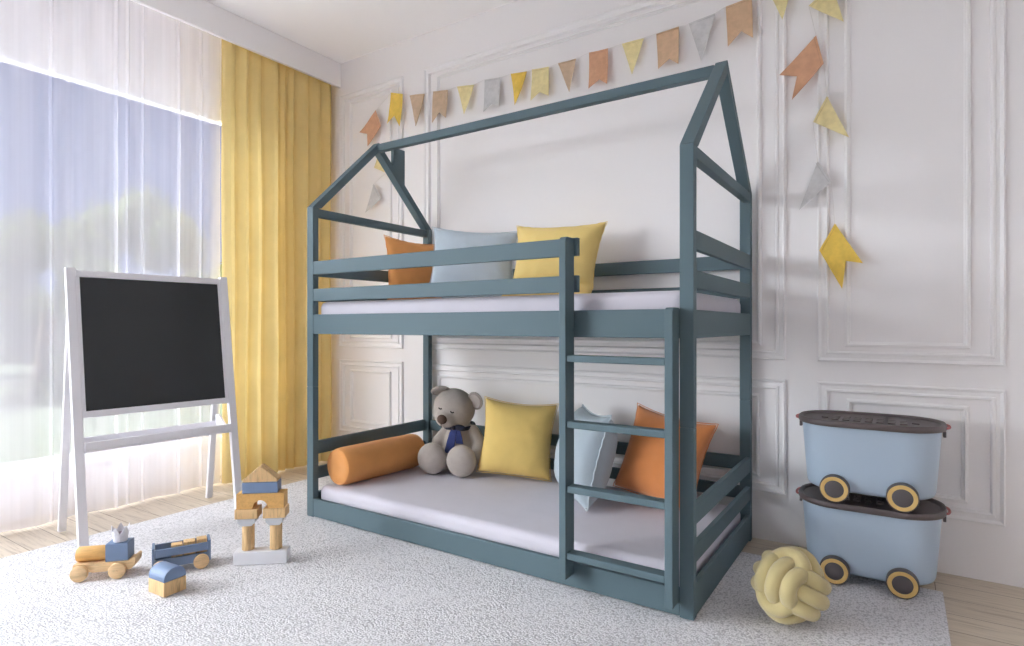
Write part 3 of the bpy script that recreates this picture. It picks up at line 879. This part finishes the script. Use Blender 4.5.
for pts in allp:
    bm = NB(); tube(bm, [p+Vector((0, 0, -zmin)) for p in pts], TK, 16, closed=True); obj('strand', bm, M_knot, kn)

# ------------------------------------------------------------------ bunting on the back wall
bt = thing('bunting_garland', 'felt pennant bunting strung across the panelled wall above the bed', 'bunting', (0, .97, 2.4))
PEN = [
    ('terra', [(-0.492, 2.597), (-0.439, 2.481), (-0.563, 2.346), (-0.570, 2.438), (-0.641, 2.459)]),
    ('pale', [(-0.469, 2.266), (-0.515, 2.186), (-0.389, 2.131)]),
    ('grey', [(-0.515, 2.069), (-0.434, 1.954), (-0.583, 1.865)]),
    ('yellow', [(-0.338, 2.692), (-0.224, 2.657), (-0.242, 2.432), (-0.299, 2.520), (-0.362, 2.474)]),
    ('tan', [(-0.162, 2.637), (-0.022, 2.617), (-0.090, 2.404)]),
    ('tan', [(0.053, 2.615), (0.181, 2.598), (0.175, 2.411), (0.114, 2.461), (0.053, 2.401)]),
    ('pale', [(0.258, 2.603), (0.396, 2.586), (0.328, 2.405)]),
    ('grey', [(0.480, 2.598), (0.602, 2.584), (0.597, 2.396), (0.543, 2.429), (0.483, 2.388)]),
    ('yellow', [(0.680, 2.588), (0.798, 2.575), (0.721, 2.382)]),
    ('pale', [(0.833, 2.578), (0.950, 2.567), (0.952, 2.393), (0.892, 2.427), (0.833, 2.387)]),
    ('tan', [(1.011, 2.572), (1.126, 2.573), (1.092, 2.382)]),
    ('terra', [(1.211, 2.584), (1.327, 2.578), (1.327, 2.377), (1.278, 2.413), (1.215, 2.375)]),
    ('pale', [(1.409, 2.582), (1.533, 2.582), (1.473, 2.395)]),
    ('sand', [(1.602, 2.586), (1.724, 2.590), (1.727, 2.389), (1.677, 2.429), (1.617, 2.392)]),
    ('grey', [(1.775, 2.590), (1.908, 2.606), (1.841, 2.378)]),
    ('sand', [(1.959, 2.623), (2.081, 2.633), (2.089, 2.429), (2.033, 2.480), (1.972, 2.416)]),
    ('pale', [(2.157, 2.640), (2.262, 2.645), (2.220, 2.477)]),
    ('pale', [(2.330, 2.518), (2.425, 2.584), (2.472, 2.398)]),
    ('terra', [(2.360, 2.372), (2.391, 2.236), (2.261, 2.093), (2.281, 2.202), (2.207, 2.222)]),
    ('pale', [(2.404, 2.086), (2.347, 1.979), (2.493, 1.878)]),
    ('grey', [(2.366, 1.795), (2.422, 1.693), (2.291, 1.575)]),
    ('yellow', [(2.435, 1.504), (2.373, 1.385), (2.465, 1.205), (2.480, 1.330), (2.546, 1.315)]),
]
NAMES = dict(terra='terracotta', pale='pale yellow', grey='light grey', yellow='bright yellow', tan='tan', sand='light brown')
BY, BZ0 = .97, 2.4
cord = []
for n_, (c, q) in enumerate(PEN):
    pts = [Vector((x, 0, z-BZ0)) for x, z in q]
    ctr = sum(pts, Vector())/len(pts)
    # local frame: the first two points are the hem sewn to the cord
    e0, e1 = pts[0], pts[1]
    hem = (e1-e0).normalized()
    dn = (ctr-(e0+e1)/2); dn = (dn-hem*dn.dot(hem)).normalized()
    depth = max((p-e0).dot(dn) for p in pts)
    # triangulated outline subdivided for a soft curl
    t = bmesh.new()
    vs = [t.verts.new(p) for p in pts]; t.faces.new(vs).normal_update()
    bmesh.ops.triangulate(t, faces=t.faces[:])
    bmesh.ops.subdivide_edges(t, edges=t.edges[:], cuts=3, use_grid_fill=True)
    for v in t.verts:
        s = (v.co-e0).dot(dn)/depth
        lift = .006+.016*s*s+.007*noise.noise((v.co.x*9+n_, v.co.z*9, n_))
        v.co.y = -lift
    r = bmesh.ops.solidify(t, geom=t.faces[:], thickness=.003)
    bmesh.ops.recalc_face_normals(t, faces=t.faces[:])
    bm = NB(); merge(bm, t); pn = obj('pennant', bm, FELT[c], bt, label='%s felt pennant' % NAMES[c])
    # stitched hem
    bm = NB(); a = e0+dn*.010+hem*.004; b_ = e1+dn*.010-hem*.004
    tube(bm, [a.lerp(b_, k/6)+Vector((0, -.0105, 0)) for k in range(7)], .0013, 5); obj('hem_stitching', bm, STITCH[c], pn)
    cord += ([e0, e1] if (n_ > 2 and n_ < 17) else [])
def bez_tube(pts, name='cord'):
    bm = NB(); tube(bm, pts, .0014, 6); obj(name, bm, M_string, bt)
off = Vector((0, -.006, 0))
main = [p+off for p in cord]
left = [main[0], Vector((PEN[0][1][0][0], -.006, PEN[0][1][0][1]-BZ0)), Vector((PEN[0][1][1][0], -.006, PEN[0][1][1][1]-BZ0)),
        Vector((PEN[1][1][0][0], -.006, PEN[1][1][0][1]-BZ0)), Vector((PEN[1][1][2][0], -.006, PEN[1][1][2][1]-BZ0)),
        Vector((PEN[2][1][0][0], -.006, PEN[2][1][0][1]-BZ0)), Vector((PEN[2][1][1][0], -.006, PEN[2][1][1][1]-BZ0))]
right_ = [main[-1]]
for i in range(17, 22):
    a, b_ = PEN[i][1][0], PEN[i][1][1]
    if i == 17: a, b_ = b_, a
    if i == 18 or i == 20: pass
    lo_, hi_ = (a, b_) if a[1] > b_[1] else (b_, a)
    right_ += [Vector((lo_[0], -.006, lo_[1]-BZ0)), Vector((hi_[0], -.006, hi_[1]-BZ0))]
bez_tube(main); bez_tube(left); bez_tube(right_)

# ------------------------------------------------------------------ garden outside
bm = NB(); box(bm, -80, WX-.2, -60, 60, -.5, -.3, 0)
struct('lawn', bm, M_lawn, 'pale sunlit lawn outside the window', 'lawn')
bm = NB(); box(bm, -4.0, WX-.16, -7, 4, -.32, -.2, .01)  # added out of view to bounce sunlight up to the ceiling
struct('bounce_slab', bm, plain('bounce_slab_white', srgb(232, 233, 236), .8, .04, 3), 'added pale slab outside the window, bouncing sun onto the ceiling', 'bounce_slab')
def tree(x, y, r, zc_, zt, label, seed):
    rn = random.Random(seed)
    t_ = thing('garden_tree', label, 'tree', (x, y, -.3), 0, 'trees beyond the window')
    bm = NB(); tube(bm, [(0, 0, 0), (.05, .03, zc_*.4), (0, .1, zc_)], lambda s: .22*(1-.5*s), 10); obj('trunk', bm, M_bark, t_)
    bm = NB(); blobs = []
    for k in range(26):
        a = rn.uniform(0, 2*PI); h = rn.uniform(-1, 1); q = math.sqrt(max(0, 1-h*h))*rn.uniform(.55, .95)
        blobs.append((Vector((q*math.cos(a)*r, q*math.sin(a)*r, zc_+h*zt)), r*rn.uniform(.28, .42)))
    for c, br in blobs:
        t = bmesh.new(); bmesh.ops.create_icosphere(t, subdivisions=2, radius=br*.82)
        for v_ in t.verts: v_.co *= 1+.25*noise.noise(v_.co*3)
        merge(bm, t, T(*c))
        for _ in range(230):
            d = Vector((rn.gauss(0, 1), rn.gauss(0, 1), rn.gauss(0, 1))).normalized()
            p_ = c+d*br*rn.uniform(.75, 1.08)
            u_ = d.orthogonal().normalized(); u_.rotate(Quaternion(d, rn.uniform(0, 6.28)))
            tilt = Quaternion(u_, rn.uniform(-.9, .9)); w_ = tilt @ d.cross(u_)
            s_ = rn.uniform(.05, .10)
            bm.faces.new([bm.verts.new(p_+u_*s_*i+w_*s_*j) for i, j in ((-1, 0), (0, -.6), (1, 0), (0, .6))])
    obj('crown', bm, M_leaf, t_)
tree(-10, 2.1, 1.3, 1.55, 1.55, 'bushy green tree near the window, farthest from the yellow curtain', 1)
tree(-16, 6.7, 2.0, 2.3, 2.35, 'tallest green tree in the middle of the window', 3)
tree(-10, 5.9, 1.3, 1.25, 1.25, 'low green tree near the yellow curtain edge', 4)
tree(-16, 1.4, 1.8, 1.6, 1.6, 'distant green tree half hidden behind a nearer bushy tree', 2)
tree(-10, -1.9, 1.3, 1.5, 1.5, 'bushy green tree beyond the window edge', 5)
tree(-16, 12.2, 2.0, 1.5, 1.5, 'distant low green tree behind the yellow curtain', 6)

hd = thing('garden_hedge', 'long low green hedge far behind the garden trees', 'hedge', (-24, 6, -.3))
rn = random.Random(5); bm = NB()
t = bmesh.new(); bmesh.ops.create_cube(t, size=1)
bmesh.ops.subdivide_edges(t, edges=t.edges[:], cuts=12, use_grid_fill=True)
for v in t.verts:
    v.co = Vector((v.co.x*1.6, v.co.y*30, (v.co.z+.5)*2.5))
    v.co += Vector((noise.noise(v.co*1.3)*.3, 0, noise.noise(v.co*.7+Vector((3, 1, 7)))*.5 if v.co.z > .5 else 0))
merge(bm, t); obj('hedge_body', bm, M_leaf, hd)
bm = NB()
for _ in range(5000):
    p_ = Vector((.8+rn.uniform(-.1, .35), rn.uniform(-15, 15), rn.uniform(.1, 2.8)))
    u_ = Vector((rn.gauss(0, 1), rn.gauss(0, 1), rn.gauss(0, 1))).normalized(); w_ = u_.orthogonal().normalized(); s_ = rn.uniform(.07, .14)
    bm.faces.new([bm.verts.new(p_+u_*s_*i+w_*s_*j) for i, j in ((-1, 0), (0, -.6), (1, 0), (0, .6))])
obj('foliage', bm, M_leaf, hd)
# ------------------------------------------------------------------ light: sky and soft sun
w = bpy.data.worlds.new('sky'); scene.world = w; w.use_nodes = True
nt = w.node_tree; nt.nodes.clear()
out = nt.nodes.new('ShaderNodeOutputWorld'); bg = nt.nodes.new('ShaderNodeBackground')
tc = nd(nt, 'ShaderNodeTexCoord')
sep = nd(nt, 'ShaderNodeSeparateXYZ'); nt.links.new(tc.outputs['Generated'], sep.inputs[0])
sky = ramp(nt, sep.outputs['Z'], [(.0, (.46, .54, .76, 1)), (.14, (.15, .24, .62, 1)), (.6, (.12, .20, .54, 1))])
# added white glow away from the sun, lighting the room through the window
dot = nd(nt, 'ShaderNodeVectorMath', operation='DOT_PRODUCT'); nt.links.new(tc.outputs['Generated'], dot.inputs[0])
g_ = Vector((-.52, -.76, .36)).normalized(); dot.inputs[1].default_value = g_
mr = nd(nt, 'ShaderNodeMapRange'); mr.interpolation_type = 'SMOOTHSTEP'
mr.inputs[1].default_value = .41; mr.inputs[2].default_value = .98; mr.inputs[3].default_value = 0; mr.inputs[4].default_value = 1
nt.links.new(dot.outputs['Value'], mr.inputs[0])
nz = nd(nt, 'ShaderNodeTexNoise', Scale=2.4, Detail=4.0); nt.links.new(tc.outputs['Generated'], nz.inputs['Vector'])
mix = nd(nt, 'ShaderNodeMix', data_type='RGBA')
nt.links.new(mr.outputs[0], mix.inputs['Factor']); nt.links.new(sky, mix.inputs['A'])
GLOW = 19.0
mix.inputs['B'].default_value = (GLOW*.955, GLOW*.99, GLOW*1.045, 1)
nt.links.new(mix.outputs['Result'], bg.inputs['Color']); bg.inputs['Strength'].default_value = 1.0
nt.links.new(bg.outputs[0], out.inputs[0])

sl_ = bpy.data.lights.new('sun', 'SUN'); so = bpy.data.objects.new('sun', sl_); COL.objects.link(so)
sl_.energy = 12.0; sl_.angle = math.radians(3); sl_.color = (1, .97, .92)
so.rotation_euler = Vector((-.18, -.62, -.90)).to_track_quat('-Z', 'Y').to_euler()
# ------------------------------------------------------------------ camera
cam = bpy.data.cameras.new('camera'); co = bpy.data.objects.new('camera', cam); COL.objects.link(co)
co.location = (2.687, -2.076, 1.042); co.rotation_euler = (PI/2, 0, math.radians(33.33))
cam.sensor_width = 36; cam.lens = 592/1024*36; cam.shift_y = -(323-325.2)/1024; cam.clip_start = .05
scene.camera = co
scene.cycles.use_denoising = True
scene.cycles.transparent_max_bounces = 16
scene.cycles.max_bounces = 14; scene.cycles.diffuse_bounces = 12
scene.cycles.sample_clamp_indirect = 8
vs = scene.view_settings; vs.view_transform = 'Standard'; vs.look = 'None'; vs.gamma = 1; vs.use_curve_mapping = False; vs.exposure = 0.02
